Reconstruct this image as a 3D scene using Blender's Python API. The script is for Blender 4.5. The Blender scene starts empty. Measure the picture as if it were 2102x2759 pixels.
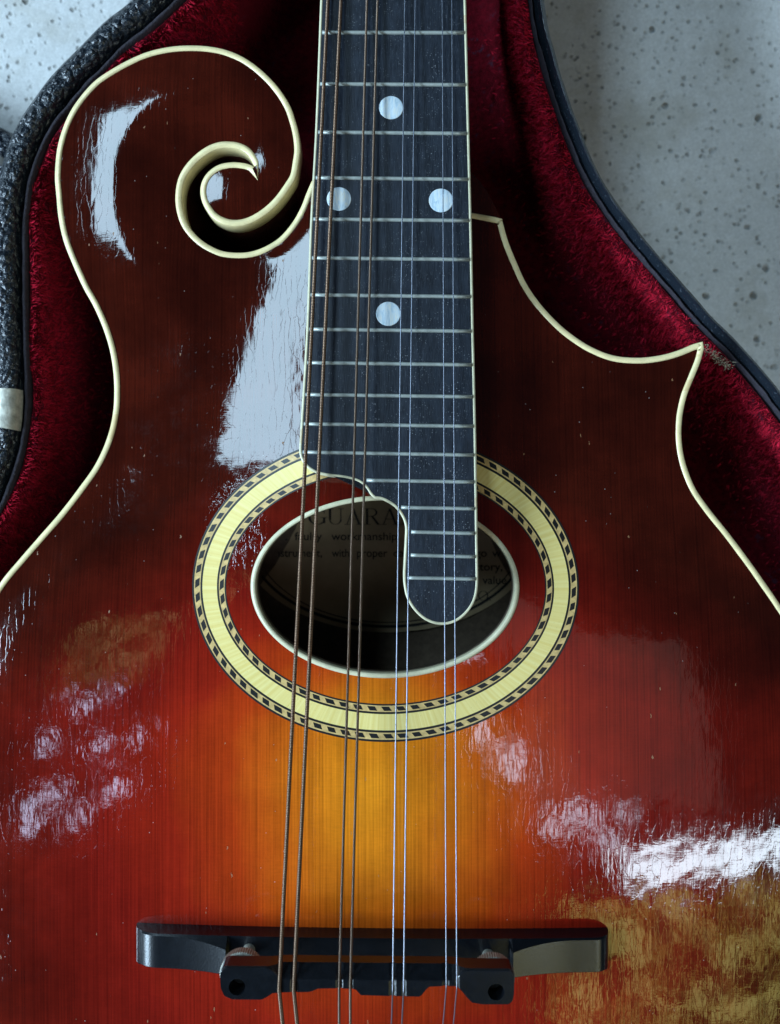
import bpy, bmesh, math, random
import numpy as np
from mathutils import Vector, Matrix, noise as mnoise
from mathutils.geometry import delaunay_2d_cdt

rng = random.Random(7)
nrng = np.random.default_rng(11)
SC = bpy.context.scene
COL = SC.collection
MM = 0.001

# ------------------------------------------------------------------ camera
F_PX, CX, CY, ZC = 2064.0, 1051.0, 1379.5, 200.0      # photo pixels, mm
cam = bpy.data.cameras.new('camera')
cam.sensor_fit = 'VERTICAL'
cam.sensor_height = 24.0
cam.lens = 12.0 * F_PX / CY
cam.clip_start = 0.005
cam.clip_end = 50.0
cam.dof.use_dof = True
cam.dof.focus_distance = 0.187
cam.dof.aperture_fstop = cam.lens / 1.7
cam_o = bpy.data.objects.new('camera', cam)
cam_o.location = (0, 0, ZC * MM)
COL.objects.link(cam_o)
SC.camera = cam_o

# ------------------------------------------------------------------ world, lamps, exposure
world = bpy.data.worlds.new('World')
SC.world = world
world.use_nodes = True
bg = world.node_tree.nodes['Background']
bg.inputs[0].default_value = (0.34, 0.62, 1.0, 1)
bg.inputs[1].default_value = 0.035

def overhead_panel(name, rx, ry, hx, hy, radiance, color, h=1.0, leafy=0, sparse=0.0):
    """a light panel overhead, h metres up, centred rx, ry metres per metre of height off the camera axis"""
    l = bpy.data.lights.new(name, 'AREA')
    l.shape = 'RECTANGLE'
    l.size, l.size_y = 2 * hx * h, 2 * hy * h
    l.energy = radiance * math.pi * l.size * l.size_y
    l.color = color
    o = bpy.data.objects.new(name, l)
    o.location = (rx * h, ry * h, h)
    if leafy:                                             # foliage seen through the opening: broken light
        l.use_nodes = True
        nt = l.node_tree; em = nt.nodes['Emission']
        ge = nt.nodes.new('ShaderNodeNewGeometry'); no = nt.nodes.new('ShaderNodeTexNoise'); ra = nt.nodes.new('ShaderNodeValToRGB')
        no.inputs['Scale'].default_value = leafy; no.inputs['Detail'].default_value = 4.0
        mp = nt.nodes.new('ShaderNodeVectorMath'); mp.operation = 'MULTIPLY'; mp.inputs[1].default_value = (2.6, .8, 1)   # hanging, upright shapes
        nt.links.new(ge.outputs['Parametric'], mp.inputs[0]); nt.links.new(mp.outputs[0], no.inputs['Vector']); nt.links.new(no.outputs[0], ra.inputs[0])
        e = ra.color_ramp.elements
        e[0].position, e[0].color = .47 + sparse, (.02, .025, .01, 1); e[1].position, e[1].color = .60 + sparse, (1, 1, 1, 1)
        m = e.new(.535 + sparse); m.color = (.42, .32, .10, 1)
        nt.links.new(ra.outputs[0], em.inputs['Color'])
    COL.objects.link(o)
    return o

overhead_panel('window_light', -0.70, 0.69, 0.18, 0.32, 17.0, (0.55, 0.80, 1.0))
overhead_panel('doorway_light', 0.84, -0.558, 0.36, 0.034, 24.0, (0.72, 0.87, 1.0))
overhead_panel('ceiling_bounce_panel', 0.52, -0.24, 0.25, 0.19, 0.45, (1.0, 0.72, 0.66))  # added dim panel, gives the varnish a brownish ceiling-like reflection
overhead_panel('garden_light', 0.84, -0.86, 0.52, 0.24, 4.0, (0.92, 0.90, 0.28), leafy=7.0, sparse=-.01)
overhead_panel('side_garden_light', -0.68, -0.08, 0.16, 0.10, 2.6, (0.95, 0.80, 0.40), leafy=6.0, sparse=.02)
# small added panels, scattered to leave separate flecks of reflection in the varnish
for gx_, gy_, ghx, ghy in ((-.80, -.16, .016, .030), (-.72, -.22, .022, .014), (-.84, -.30, .014, .024), (-.66, -.31, .018, .022), (-.60, -.40, .022, .016), (-.80, -.42, .030, .020),
                           (-.70, -.46, .016, .026), (-.88, -.47, .024, .034), (-.56, -.30, .012, .018), (-.64, -.19, .010, .012)):
    overhead_panel('fleck_panel_light', gx_, gy_, ghx, ghy, 15.0, (0.60, 0.70, 1.0))
for gx_, gy_, ghx, ghy in ((.19, -.30, .016, .030), (.25, -.355, .022, .030), (.31, -.40, .026, .022), (.385, -.44, .034, .030), (.44, -.50, .024, .020), (.33, -.475, .018, .022), (.50, -.445, .016, .018)):
    overhead_panel('fleck_panel_light', gx_, gy_, ghx, ghy, 11.0, (0.66, 0.80, 1.0))

# the tall opening at the left that lights the place
def opening(name, loc, aim, sx, sy, radiance, color):
    l = bpy.data.lights.new(name, 'AREA'); l.shape = 'RECTANGLE'; l.size, l.size_y = sx, sy
    l.energy = radiance * math.pi * sx * sy; l.color = color
    o = bpy.data.objects.new(name, l); o.location = loc
    o.rotation_euler = (Vector(aim) - Vector(loc)).to_track_quat('-Z', 'Y').to_euler()
    COL.objects.link(o)
opening('open_door_light', (-1.62, -0.38, 0.95), (0, 0, 0), 1.5, 0.36, 52.0, (0.58, 0.80, 1.0))

SC.view_settings.view_transform = 'Standard'
SC.view_settings.look = 'None'
SC.view_settings.gamma = 1.0
SC.view_settings.exposure = -0.08
SC.view_settings.use_curve_mapping = False
SC.cycles.use_denoising = True
SC.cycles.max_bounces = 5
SC.cycles.diffuse_bounces = 3
SC.cycles.glossy_bounces = 3
SC.cycles.use_adaptive_sampling = True
SC.cycles.adaptive_threshold = 0.012
SC.cycles.adaptive_min_samples = 20

# ------------------------------------------------------------------ node helper
class NT:
    def __init__(s, name):
        s.m = bpy.data.materials.new(name)
        s.m.use_nodes = True
        s.t = s.m.node_tree
        s.b = s.t.nodes['Principled BSDF']
        s.out = s.t.nodes['Material Output']
        tc = s.t.nodes.new('ShaderNodeTexCoord')
        mp = s.t.nodes.new('ShaderNodeVectorMath'); mp.operation = 'SCALE'
        s.t.links.new(tc.outputs['Object'], mp.inputs[0]); mp.inputs['Scale'].default_value = 1000.0
        s.co = mp.outputs[0]                              # millimetres
    def put(s, sock, v):
        if v is None: return
        if hasattr(v, 'is_linked') or isinstance(v, bpy.types.NodeSocket): s.t.links.new(v, sock)
        else:
            if isinstance(v, (tuple, list)) and len(v) == 3 and sock.type == 'RGBA': v = (*v, 1)
            sock.default_value = v
    def math(s, op, a, b=None, c=None, clamp=False):
        n = s.t.nodes.new('ShaderNodeMath'); n.operation = op; n.use_clamp = clamp
        s.put(n.inputs[0], a); s.put(n.inputs[1], b); s.put(n.inputs[2], c)
        return n.outputs[0]
    def vmul(s, v, k):
        n = s.t.nodes.new('ShaderNodeVectorMath'); n.operation = 'MULTIPLY'
        s.put(n.inputs[0], v); s.put(n.inputs[1], k); return n.outputs[0]
    def vadd(s, v, k):
        n = s.t.nodes.new('ShaderNodeVectorMath'); n.operation = 'ADD'
        s.put(n.inputs[0], v); s.put(n.inputs[1], k); return n.outputs[0]
    def vlen(s, v):
        n = s.t.nodes.new('ShaderNodeVectorMath'); n.operation = 'LENGTH'
        s.put(n.inputs[0], v); return n.outputs['Value']
    def noise(s, v, scale, detail=3, rough=0.55, col=False, dist=0.0):
        n = s.t.nodes.new('ShaderNodeTexNoise')
        s.put(n.inputs['Vector'], v); n.inputs['Scale'].default_value = scale
        n.inputs['Detail'].default_value = detail; n.inputs['Roughness'].default_value = rough
        n.inputs['Distortion'].default_value = dist
        return n.outputs['Color'] if col else n.outputs[0]
    def voro(s, v, scale, feature='F1', out='Distance', rnd=1.0):
        n = s.t.nodes.new('ShaderNodeTexVoronoi'); n.feature = feature
        s.put(n.inputs['Vector'], v); n.inputs['Scale'].default_value = scale
        n.inputs['Randomness'].default_value = rnd
        return n.outputs[out]
    def wave(s, v, scale, dist=2.0, detail=2, dscale=1.0, direction='X', prof='SIN'):
        n = s.t.nodes.new('ShaderNodeTexWave'); n.bands_direction = direction; n.wave_profile = prof
        s.put(n.inputs['Vector'], v); n.inputs['Scale'].default_value = scale
        n.inputs['Distortion'].default_value = dist; n.inputs['Detail'].default_value = detail
        n.inputs['Detail Scale'].default_value = dscale
        return n.outputs[1]
    def ramp(s, f, stops, interp='LINEAR'):
        n = s.t.nodes.new('ShaderNodeValToRGB'); n.color_ramp.interpolation = interp
        e = n.color_ramp.elements
        while len(e) < len(stops): e.new(0.5)
        for k, (p, c) in zip(e, stops):
            k.position = p
            k.color = (c, c, c, 1) if isinstance(c, (int, float)) else (*c, 1)
        s.put(n.inputs[0], f); return n.outputs[0]
    def map(s, v, a, b, c, d):
        n = s.t.nodes.new('ShaderNodeMapRange'); s.put(n.inputs[0], v)
        for i, q in enumerate((a, b, c, d)): n.inputs[1 + i].default_value = q
        return n.outputs[0]
    def mix(s, f, a, b, mode='MIX'):
        n = s.t.nodes.new('ShaderNodeMix'); n.data_type = 'RGBA'; n.blend_type = mode
        s.put(n.inputs['Factor'], f); s.put(n.inputs[6], a); s.put(n.inputs[7], b)
        return n.outputs[2]
    def bump(s, h, dist_mm, strength=1.0, normal=None):
        n = s.t.nodes.new('ShaderNodeBump'); s.put(n.inputs['Height'], h)
        n.inputs['Distance'].default_value = dist_mm * MM; n.inputs['Strength'].default_value = strength
        if normal is not None: s.t.links.new(normal, n.inputs['Normal'])
        return n.outputs[0]
    def xyz(s):
        n = s.t.nodes.new('ShaderNodeSeparateXYZ'); s.t.links.new(s.co, n.inputs[0]); return n.outputs
    def set(s, **k):
        for a, v in k.items(): s.put(s.b.inputs[a.replace('_', ' ')], v)
        return s.m

# ------------------------------------------------------------------ materials
def mat_varnish():
    t = NT('sunburst_varnish')
    warp = t.vadd(t.co, t.vmul(t.vadd(t.noise(t.co, 0.045, 3, col=True), (-.5, -.5, -.5)), (16, 20, 0)))
    p = t.vmul(t.vadd(warp, (3.0, 68.0, 0)), (1 / 35.0, 1 / 45.0, 0))
    sep = t.t.nodes.new('ShaderNodeSeparateXYZ'); t.put(sep.inputs[0], warp)
    r = t.math('MULTIPLY', t.vlen(p), t.map(sep.outputs[1], -50, 6, 1.0, 1.9))
    base = t.ramp(t.math('DIVIDE', r, 4.0), [
        (0.00, (0.68, 0.225, 0.010)), (0.10, (0.62, 0.175, 0.008)), (0.19, (0.52, 0.095, 0.006)),
        (0.27, (0.37, 0.034, 0.0045)), (0.37, (0.25, 0.013, 0.0045)), (0.50, (0.165, 0.0072, 0.0038)),
        (0.66, (0.105, 0.0058, 0.0028)), (0.84, (0.060, 0.0050, 0.0021)), (1.0, (0.036, 0.0042, 0.0017))])
    # spruce grain
    fine = t.noise(t.vmul(t.co, (2.6, 0.035, 0)), 1.0, 3, 0.6)
    rings = t.wave(t.vmul(t.co, (1, 0.02, 0)), 0.36, 2.6, 3, 0.35, 'X')
    silk = t.noise(t.vmul(t.co, (0.35, 2.2, 0)), 1.0, 3, 0.6)
    lines = t.map(t.noise(t.vmul(t.co, (1.25, .006, 0)), 1.0, 2, .6), .40, .50, -.13, .02)
    g = t.math('ADD', t.map(fine, .3, .7, .84, 1.14), t.map(rings, .0, 1.0, -.08, .05))
    g = t.math('ADD', g, lines)
    g = t.math('ADD', g, t.map(silk, .3, .7, -.05, .06))
    blot = t.map(t.noise(t.vmul(t.co, (.075, .05, 0)), 1.0, 4, .6), .3, .7, .86, 1.14)
    g = t.math('MULTIPLY', g, blot)
    g = t.math('MULTIPLY', g, t.mix(t.map(r, 1.6, 2.8, 0, 1), (1, 1, 1), t.ramp(t.noise(t.vadd(t.co, (200, 40, 0)), .036, 4, .62), [(.34, .62), (.5, .92), (.66, 1.35)])))
    n = t.t.nodes.new('ShaderNodeVectorMath'); n.operation = 'SCALE'
    t.put(n.inputs[0], base); t.put(n.inputs['Scale'], g)
    col = n.outputs[0]
    # small chips and dings that show paler wood
    v = t.vadd(t.vmul(t.co, (0.62, 0.24, 0)), t.vmul(t.noise(t.co, 1.4, 2, col=True), (.5, .35, 0)))
    chip = t.math('LESS_THAN', t.voro(v, 0.55), 0.055)
    some = t.math('GREATER_THAN', t.noise(t.co, 0.11, 2), 0.52)
    chip = t.math('MULTIPLY', chip, some)
    col = t.mix(t.math('MULTIPLY', chip, .55), col, (0.34, 0.17, 0.07))
    dust = t.math('LESS_THAN', t.voro(t.co, 0.62), 0.075)
    dust = t.math('MULTIPLY', dust, t.math('GREATER_THAN', t.noise(t.vadd(t.co, (50, 9, 0)), 0.5, 2), 0.62))
    col = t.mix(t.math('MULTIPLY', dust, .45), col, (0.55, 0.52, 0.50))
    # relief: grain ridges, silk, crazing, dents
    h1 = t.noise(t.vmul(t.co, (2.0, 0.10, 0)), 1.0, 2, 0.5)
    h2 = t.noise(t.vmul(t.co, (0.5, 2.4, 0)), 1.0, 2, 0.5)
    craz = t.voro(t.vadd(t.vmul(t.co, (0.9, 0.22, 0)), t.vmul(t.noise(t.co, .6, 2, col=True), (.9, .6, 0))), 0.62, 'DISTANCE_TO_EDGE')
    crz = t.map(craz, 0.0, 0.035, 0.0, 1.0)
    wob = t.noise(t.vmul(t.co, (.16, .11, 0)), 1.0, 2, .5)
    lump = t.noise(t.vmul(t.co, (.45, .22, 0)), 1.0, 2, .5)
    cols = t.noise(t.vmul(t.co, (1.4, .14, 0)), 1.0, 2, .5)
    hh = t.math('MULTIPLY', wob, .10)
    for h_, k_ in ((lump, .012), (t.math('MULTIPLY', cols, t.map(t.xyz()[1], -70, -30, 1.9, 1.0)), .0062), (h1, .004), (h2, .004), (crz, .0032), (chip, -.04)):
        hh = t.math('MULTIPLY_ADD', h_, k_, hh)
    near = t.map(t.vlen(t.vmul(t.vadd(t.co, (38.0, 5.0, 0)), (1 / 11.0, 1 / 15.0, 0))), .2, 1.0, 1.0, 0.0)
    scuffed = t.math('MULTIPLY', t.map(t.noise(t.vmul(t.co, (.55, .22, 0)), 1.0, 3, .7), .46, .56, 0, 1), near)
    hh = t.math('ADD', hh, t.math('MULTIPLY', t.math('MULTIPLY', t.noise(t.vmul(t.co, (1.6, .6, 0)), 1.0, 3, .7), .16), scuffed))
    nb = t.bump(hh, 1.0)
    rough = t.map(t.noise(t.co, 0.16, 4, .65), .35, .7, .03, .085)
    rough = t.math('ADD', rough, t.math('MULTIPLY', chip, .4))
    return t.set(Base_Color=col, Roughness=rough, Normal=nb, IOR=1.52, Specular_IOR_Level=0.5)

def mat_ivoroid(name='ivoroid_binding', base=(0.76, 0.64, 0.35)):
    t = NT(name)
    n = t.noise(t.co, 0.25, 4, .6)
    c = t.mix(t.map(n, .3, .7, 0, 1), tuple(k * .86 for k in base), tuple(min(1, k * 1.1) for k in base))
    amber = t.math('GREATER_THAN', t.noise(t.vadd(t.co, (31, 7, 0)), .06, 2), .64)
    c = t.mix(t.math('MULTIPLY', amber, .30), c, (0.45, 0.22, 0.05))
    grime = t.map(t.noise(t.co, 1.8, 3, .7), .60, .72, 0, 1)
    c = t.mix(t.math('MULTIPLY', grime, .35), c, (0.22, 0.15, 0.07))
    return t.set(Base_Color=c, Roughness=.30, Normal=t.bump(t.noise(t.co, 2.2, 3), .02),
                 Subsurface_Weight=0.0)

def mat_cream_ring():
    t = NT('cream_celluloid')
    x = t.xyz()
    ang = t.math('ARCTAN2', t.math('ADD', x[1], 19.0), t.math('ADD', x[0], 1.0))
    n1 = t.t.nodes.new('ShaderNodeTexNoise'); n1.noise_dimensions = '1D'
    t.put(n1.inputs['W'], ang); n1.inputs['Scale'].default_value = 46; n1.inputs['Detail'].default_value = 3
    c = t.mix(t.map(n1.outputs[0], .35, .68, 0, 1), (0.72, 0.56, 0.18), (0.78, 0.65, 0.26))
    sp = t.math('LESS_THAN', t.voro(t.co, .9), .07)
    c = t.mix(t.math('MULTIPLY', sp, .5), c, (.25, .18, .06))
    return t.set(Base_Color=c, Roughness=.30, Normal=t.bump(t.noise(t.co, 1.2, 3), .015))

def mat_ebony():
    t = NT('dusty_ebony')
    grain = t.noise(t.vmul(t.co, (5.0, 0.22, 0)), 1.0, 3, .6)
    c = t.mix(t.map(grain, .35, .7, 0, 1), (0.005, 0.007, 0.011), (0.013, 0.017, 0.026))
    pore = t.math('GREATER_THAN', t.noise(t.vmul(t.co, (6.5, 0.55, 0)), 1.0, 2, .5), .665)
    c = t.mix(t.math('MULTIPLY', pore, .40), c, (.085, .10, .12))
    d = t.math('LESS_THAN', t.voro(t.vadd(t.co, t.vmul(t.noise(t.co, 2.0, 1, col=True), (.4, .4, 0))), 1.7), .17)
    d = t.math('MULTIPLY', d, t.map(t.noise(t.co, .22, 3), .42, .62, 0, 1))
    c = t.mix(t.math('MULTIPLY', d, .5), c, (.34, .36, .38))
    film = t.map(t.noise(t.vmul(t.co, (.5, .2, 0)), 1.0, 3), .35, .7, 0, .28)
    c = t.mix(film, c, (.030, .042, .062))
    return t.set(Base_Color=c, Roughness=t.map(grain, .3, .7, .34, .5), Normal=t.bump(grain, .03))

def mat_simple(name, base, rough, metal=0.0, bump=None, var=.12, nscale=.6):
    t = NT(name)
    n = t.noise(t.co, nscale, 4, .6)
    c = t.mix(t.map(n, .3, .7, 0, 1), tuple(k * (1 - var) for k in base), tuple(min(1, k * (1 + var)) for k in base))
    nb = t.bump(t.noise(t.co, bump[0], 3), bump[1]) if bump else None
    return t.set(Base_Color=c, Roughness=rough, Metallic=metal, Normal=nb)

def mat_wound(name, base, freq):
    t = NT(name)
    w = t.wave(t.co, freq, 0, 0, 1, 'Y')
    c = t.mix(w, tuple(k * .35 for k in base), base)
    return t.set(Base_Color=c, Roughness=.38, Metallic=1.0, Normal=t.bump(w, .08))

def mat_pearl():
    t = NT('mother_of_pearl')
    n = t.noise(t.vmul(t.co, (1.2, .35, 1)), .9, 3, .5, dist=1.2)
    c = t.ramp(n, [(.3, (.34, .46, .54)), (.5, (.54, .64, .70)), (.7, (.66, .68, .62))])
    return t.set(Base_Color=c, Roughness=.24, Normal=t.bump(n, .03))

def mat_velvet(name, dark, light, sheen):
    t = NT(name)
    n = t.noise(t.co, .55, 5, .75)
    c = t.mix(t.map(n, .34, .66, 0, 1), dark, light)
    worn = t.map(t.noise(t.vadd(t.co, (9, 70, 0)), .30, 4, .7), .60, .66, 0, 1)
    c = t.mix(t.math('MULTIPLY', worn, .85), c, (0.030, 0.014, 0.026))
    return t.set(Base_Color=c, Roughness=.9, Normal=t.bump(t.noise(t.co, 1.6, 4, .7), .6),
                 Sheen_Weight=sheen, Sheen_Roughness=.35, Sheen_Tint=(1, .06, .12, 1), Specular_IOR_Level=.05)

def mat_leather():
    t = NT('black_leatherette')
    v = t.voro(t.vadd(t.co, t.vmul(t.noise(t.co, .5, 2, col=True), (1.6, 1.6, 1.6))), .50)
    h = t.math('ADD', t.map(v, 0, .9, 1, 0), t.math('MULTIPLY', t.noise(t.co, 1.2, 3, .6), .35))
    scuff = t.map(t.noise(t.vadd(t.co, (3, 8, 1)), 1.1, 4, .7), .60, .72, 0, .5)
    c = t.mix(scuff, (0.010, 0.014, 0.020), (0.13, 0.15, 0.18))
    return t.set(Base_Color=c, Roughness=t.map(t.noise(t.co, .8, 3), .3, .7, .12, .24), Normal=t.bump(t.math('MULTIPLY', h, t.map(t.xyz()[0], -70, 0, 1.0, .10)), .8))

def mat_concrete():
    t = NT('pitted_concrete')
    n1 = t.noise(t.co, .018, 5, .6); n2 = t.noise(t.co, .25, 5, .7)
    c = t.mix(t.map(n1, .3, .7, 0, 1), (0.46, 0.47, 0.46), (0.60, 0.60, 0.58))
    c = t.mix(t.map(n2, .35, .7, 0, .55), c, (0.68, 0.69, 0.69))
    stain = t.map(t.noise(t.vadd(t.co, (80, 20, 0)), .03, 4, .65), .52, .68, 0, .45)
    c = t.mix(stain, c, (0.30, 0.27, 0.20))
    c = t.mix(t.map(t.noise(t.co, 1.1, 3, .7), .3, .7, 0, .35), c, (0.24, 0.24, 0.23))
    wv = t.vadd(t.co, t.vmul(t.noise(t.co, .25, 3, col=True), (3.0, 3.0, 0)))
    pit = t.map(t.voro(wv, .115), .07, .17, 1, 0)
    pit = t.math('MULTIPLY', pit, t.map(t.noise(t.vadd(t.co, (7, 1, 0)), .10, 2), .40, .54, 0, 1))
    fine = t.map(t.voro(t.vadd(t.co, t.vmul(t.noise(t.co, .7, 2, col=True), (1.2, 1.2, 0))), .36), .12, .34, 1, 0)
    fine = t.math('MULTIPLY', fine, t.map(t.noise(t.vadd(t.co, (1, 44, 0)), .16, 2), .34, .56, 0, 1))
    c = t.mix(t.math('MULTIPLY', fine, .75), c, (0.14, 0.14, 0.125))
    c = t.mix(t.math('MULTIPLY', pit, .80), c, (0.085, 0.082, 0.065))
    h = t.math('SUBTRACT', t.math('MULTIPLY', n2, .4), t.math('ADD', pit, t.math('MULTIPLY', fine, .4)))
    return t.set(Base_Color=c, Roughness=.85, Normal=t.bump(h, .8))

M = dict(
    varnish=mat_varnish(), binding=mat_ivoroid(), cream=mat_cream_ring(), ebony=mat_ebony(),
    board_binding=mat_ivoroid('board_ivoroid', (0.60, 0.56, 0.38)),
    side_wood=mat_simple('dark_maple', (0.035, 0.010, 0.007), .25, var=.3),
    inside_wood=mat_simple('raw_inside_wood', (0.14, 0.10, 0.065), .8, var=.25),
    fret=mat_simple('nickel_silver', (0.36, 0.39, 0.36), .42, .35, (3.0, .01)),
    pearl=mat_pearl(),
    wound_bronze=mat_wound('wound_bronze', (0.34, 0.22, 0.15), .83),
    wound_fine=mat_wound('fine_wound_bronze', (0.38, 0.27, 0.20), 1.3),
    steel=mat_simple('plain_steel', (0.28, 0.30, 0.36), .38, 1.0),
    black_wood=mat_simple('bridge_ebony', (0.004, 0.005, 0.007), .26, 0, (2.0, .02), .3),
    wheel=mat_simple('aged_nickel', (0.26, 0.25, 0.21), .5, .35, (2.0, .03), .35, 1.2),
    inlay_wood=mat_simple('inlay_maple', (0.55, 0.38, 0.15), .3, 0, None, .25, .9),
    inlay_black=mat_simple('inlay_black', (0.010, 0.011, 0.011), .32),
    paper=mat_simple('aged_paper', (0.56, 0.43, 0.25), .9, 0, None, .10, .2),
    ink=mat_simple('printing_ink', (0.03, 0.028, 0.026), .9),
    velvet=mat_velvet('crimson_plush_shaded', (0.020, 0.0006, 0.002), (0.095, 0.002, 0.007), .6), pile=mat_velvet('crimson_pile_lit', (0.34, 0.006, 0.020), (0.90, 0.026, 0.070), .4), leather=mat_leather(), concrete=mat_concrete(),  # lining colour darkened to deepen the gap's shade, pile brightened as lit tips
    hinge=mat_simple('tarnished_plate', (0.48, 0.47, 0.40), .5, .35, (1.2, .15), .35, .5),
    frayed=mat_simple('frayed_backing', (0.48, 0.43, 0.30), .95, 0, None, .3, .9),
    piping=mat_simple('dark_edge_cloth', (0.020, 0.016, 0.024), .85, 0, (1.5, .4), .4),
    lid_trim=mat_simple('lid_trim', (0.10, 0.095, 0.085), .5),
)

# ------------------------------------------------------------------ object helpers
def obj(name, verts, faces, mat, parent=None, smooth=True, mesh=None, normals=None):
    me = mesh
    if me is None:
        me = bpy.data.meshes.new(name)
        me.from_pydata([(v[0] * MM, v[1] * MM, v[2] * MM) for v in verts], [], faces)
        me.materials.append(M[mat])
        if smooth: me.polygons.foreach_set('use_smooth', [True] * len(me.polygons))
        me.update()
        if normals is not None: me.normals_split_custom_set_from_vertices([tuple(n) for n in normals])
    o = bpy.data.objects.new(name, me)
    COL.objects.link(o)
    if parent is not None:
        o.parent = parent
        if parent.parent is None: o.location = -parent.location
    return o

def empty(name, loc, label, cat):
    o = bpy.data.objects.new(name, None); COL.objects.link(o)
    o.location = Vector(loc) * MM; o['label'] = label; o['category'] = cat
    o.empty_display_size = .02
    return o

def bp(px, py, z=0.0):
    k = (ZC - z) / F_PX
    return np.array([(px - CX) * k, -(py - CY) * k])

def crom(pts, step=0.8, closed=False):
    """centripetal-ish Catmull-Rom through pts, resampled to even spacing"""
    P = np.array(pts, float)
    if closed: Q = np.vstack([P[-1], P, P[0], P[1]])
    else: Q = np.vstack([2 * P[0] - P[1], P, 2 * P[-1] - P[-2]])
    out = []
    for i in range(1, len(Q) - 2):
        p0, p1, p2, p3 = Q[i - 1:i + 3]
        t0 = 0; t1 = t0 + max(1e-6, np.linalg.norm(p1 - p0) ** .5); t2 = t1 + max(1e-6, np.linalg.norm(p2 - p1) ** .5)
        t3 = t2 + max(1e-6, np.linalg.norm(p3 - p2) ** .5)
        for t in np.linspace(t1, t2, 14, endpoint=False):
            a1 = (t1 - t) / (t1 - t0) * p0 + (t - t0) / (t1 - t0) * p1
            a2 = (t2 - t) / (t2 - t1) * p1 + (t - t1) / (t2 - t1) * p2
            a3 = (t3 - t) / (t3 - t2) * p2 + (t - t2) / (t3 - t2) * p3
            b1 = (t2 - t) / (t2 - t0) * a1 + (t - t0) / (t2 - t0) * a2
            b2 = (t3 - t) / (t3 - t1) * a2 + (t - t1) / (t3 - t1) * a3
            out.append((t2 - t) / (t2 - t1) * b1 + (t - t1) / (t2 - t1) * b2)
    out.append(P[0] if closed else P[-1])
    out = np.array(out)
    L = np.concatenate([[0], np.cumsum(np.linalg.norm(np.diff(out, axis=0), axis=1))])
    n = max(2, int(round(L[-1] / step)) + 1)
    s = np.linspace(0, L[-1], n)
    r = np.stack([np.interp(s, L, out[:, 0]), np.interp(s, L, out[:, 1])], 1)
    return r[:-1] if closed else r

def inside(poly, pts):
    x, y = pts[:, 0], pts[:, 1]
    res = np.zeros(len(pts), bool)
    px, py = poly[:, 0], poly[:, 1]
    qx, qy = np.roll(px, -1), np.roll(py, -1)
    for i in range(len(poly)):
        c = (py[i] > y) != (qy[i] > y)
        if c.any():
            xi = (qx[i] - px[i]) * (y - py[i]) / (qy[i] - py[i] + 1e-12) + px[i]
            res ^= c & (x < xi)
    return res

def polydist(poly, pts):
    a = poly; b = np.roll(poly, -1, 0)
    best = np.full(len(pts), 1e9)
    for i in range(0, len(pts), 4000):
        p = pts[i:i + 4000][:, None, :]
        ab = (b - a)[None]; ap = p - a[None]
        t = np.clip((ap * ab).sum(2) / ((ab * ab).sum(2) + 1e-12), 0, 1)
        d = np.sqrt(((ap - t[..., None] * ab) ** 2).sum(2))
        best[i:i + 4000] = d.min(1)
    return best

# ------------------------------------------------------------------ body outline (outer edge of the binding, rim plane z = 0)
def S(l): return [(440 + x * .25, 340 + y * .25) for x, y in l]
def C1(l): return [(x * .5357, y * .5357) for x, y in l]
def C4(l): return [(x * .5357, 600 + y * .5357) for x, y in l]
def C3(l): return [(1200 + x * .5444, y * .5444) for x, y in l]
def C6(l): return [(1200 + x * .5369, 1100 + y * .5369) for x, y in l]
def toxy(l, z=0.0): return [tuple(bp(x, y, z)) for x, y in l]

slot_px = S([(1600, 590), (1540, 730), (1490, 860), (1440, 960), (1390, 1040), (1320, 1130), (1240, 1210), (1140, 1275), (1020, 1330),
             (900, 1358), (780, 1362), (640, 1345), (530, 1300), (430, 1240), (340, 1160), (265, 1060), (225, 960), (205, 860), (200, 760),
             (212, 650), (240, 560), (295, 470), (370, 385), (460, 312), (550, 262), (640, 238), (740, 238), (830, 258), (900, 300), (950, 370), (982, 440)])
spiral_px = S([(982, 440), (930, 413), (850, 395), (760, 388), (680, 395), (600, 415), (530, 455), (470, 510), (430, 570), (405, 640), (400, 720), (415, 800),
               (450, 880), (500, 955), (550, 1005), (620, 1045), (700, 1072), (800, 1080), (900, 1062), (1000, 1020), (1110, 950), (1210, 865), (1300, 760),
               (1370, 660), (1428, 560), (1462, 400), (1480, 250)])
scroll_px = C1([(1500, 660), (1484, 600), (1458, 530), (1400, 440), (1318, 355), (1225, 288), (1130, 249), (1035, 232), (930, 229), (840, 238), (740, 262), (650, 300),
                (560, 350), (480, 405), (410, 480), (355, 560), (315, 650), (290, 740), (280, 820), (277, 900), (284, 985)]) + [(157.8, 586), (171.4, 649)]
left_px = C4([(370, 220), (420, 330), (470, 420), (518, 530), (552, 640), (570, 750), (575, 860), (568, 960), (540, 1080), (480, 1215),
              (400, 1330), (300, 1460), (200, 1575), (100, 1690), (0, 1812)])
low_left = [(-114, -39), (-123, -63), (-127.5, -95), (-124, -132), (-108, -172), (-76, -202), (-32, -215), (0, -216)]
low_right = [(32, -215), (76, -202), (108, -172), (124, -132), (127.5, -95), (123, -66), (114, -43)]
right_px = C6([(1680, 985), (1600, 868), (1520, 755), (1420, 622), (1330, 510), (1260, 410), (1222, 325), (1195, 230), (1185, 140), (1188, 60)]) + \
    C3([(1178, 2035), (1197, 1955), (1232, 1868), (1263, 1790), (1281, 1725)])
cut_px = C3([(1275, 1690), (1228, 1703), (1150, 1735), (1060, 1759), (950, 1770), (830, 1758), (720, 1715), (620, 1650), (540, 1580), (460, 1490), (400, 1400), (350, 1290),
             (310, 1190), (283, 1093)])
seg1 = crom(toxy(slot_px))
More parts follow.
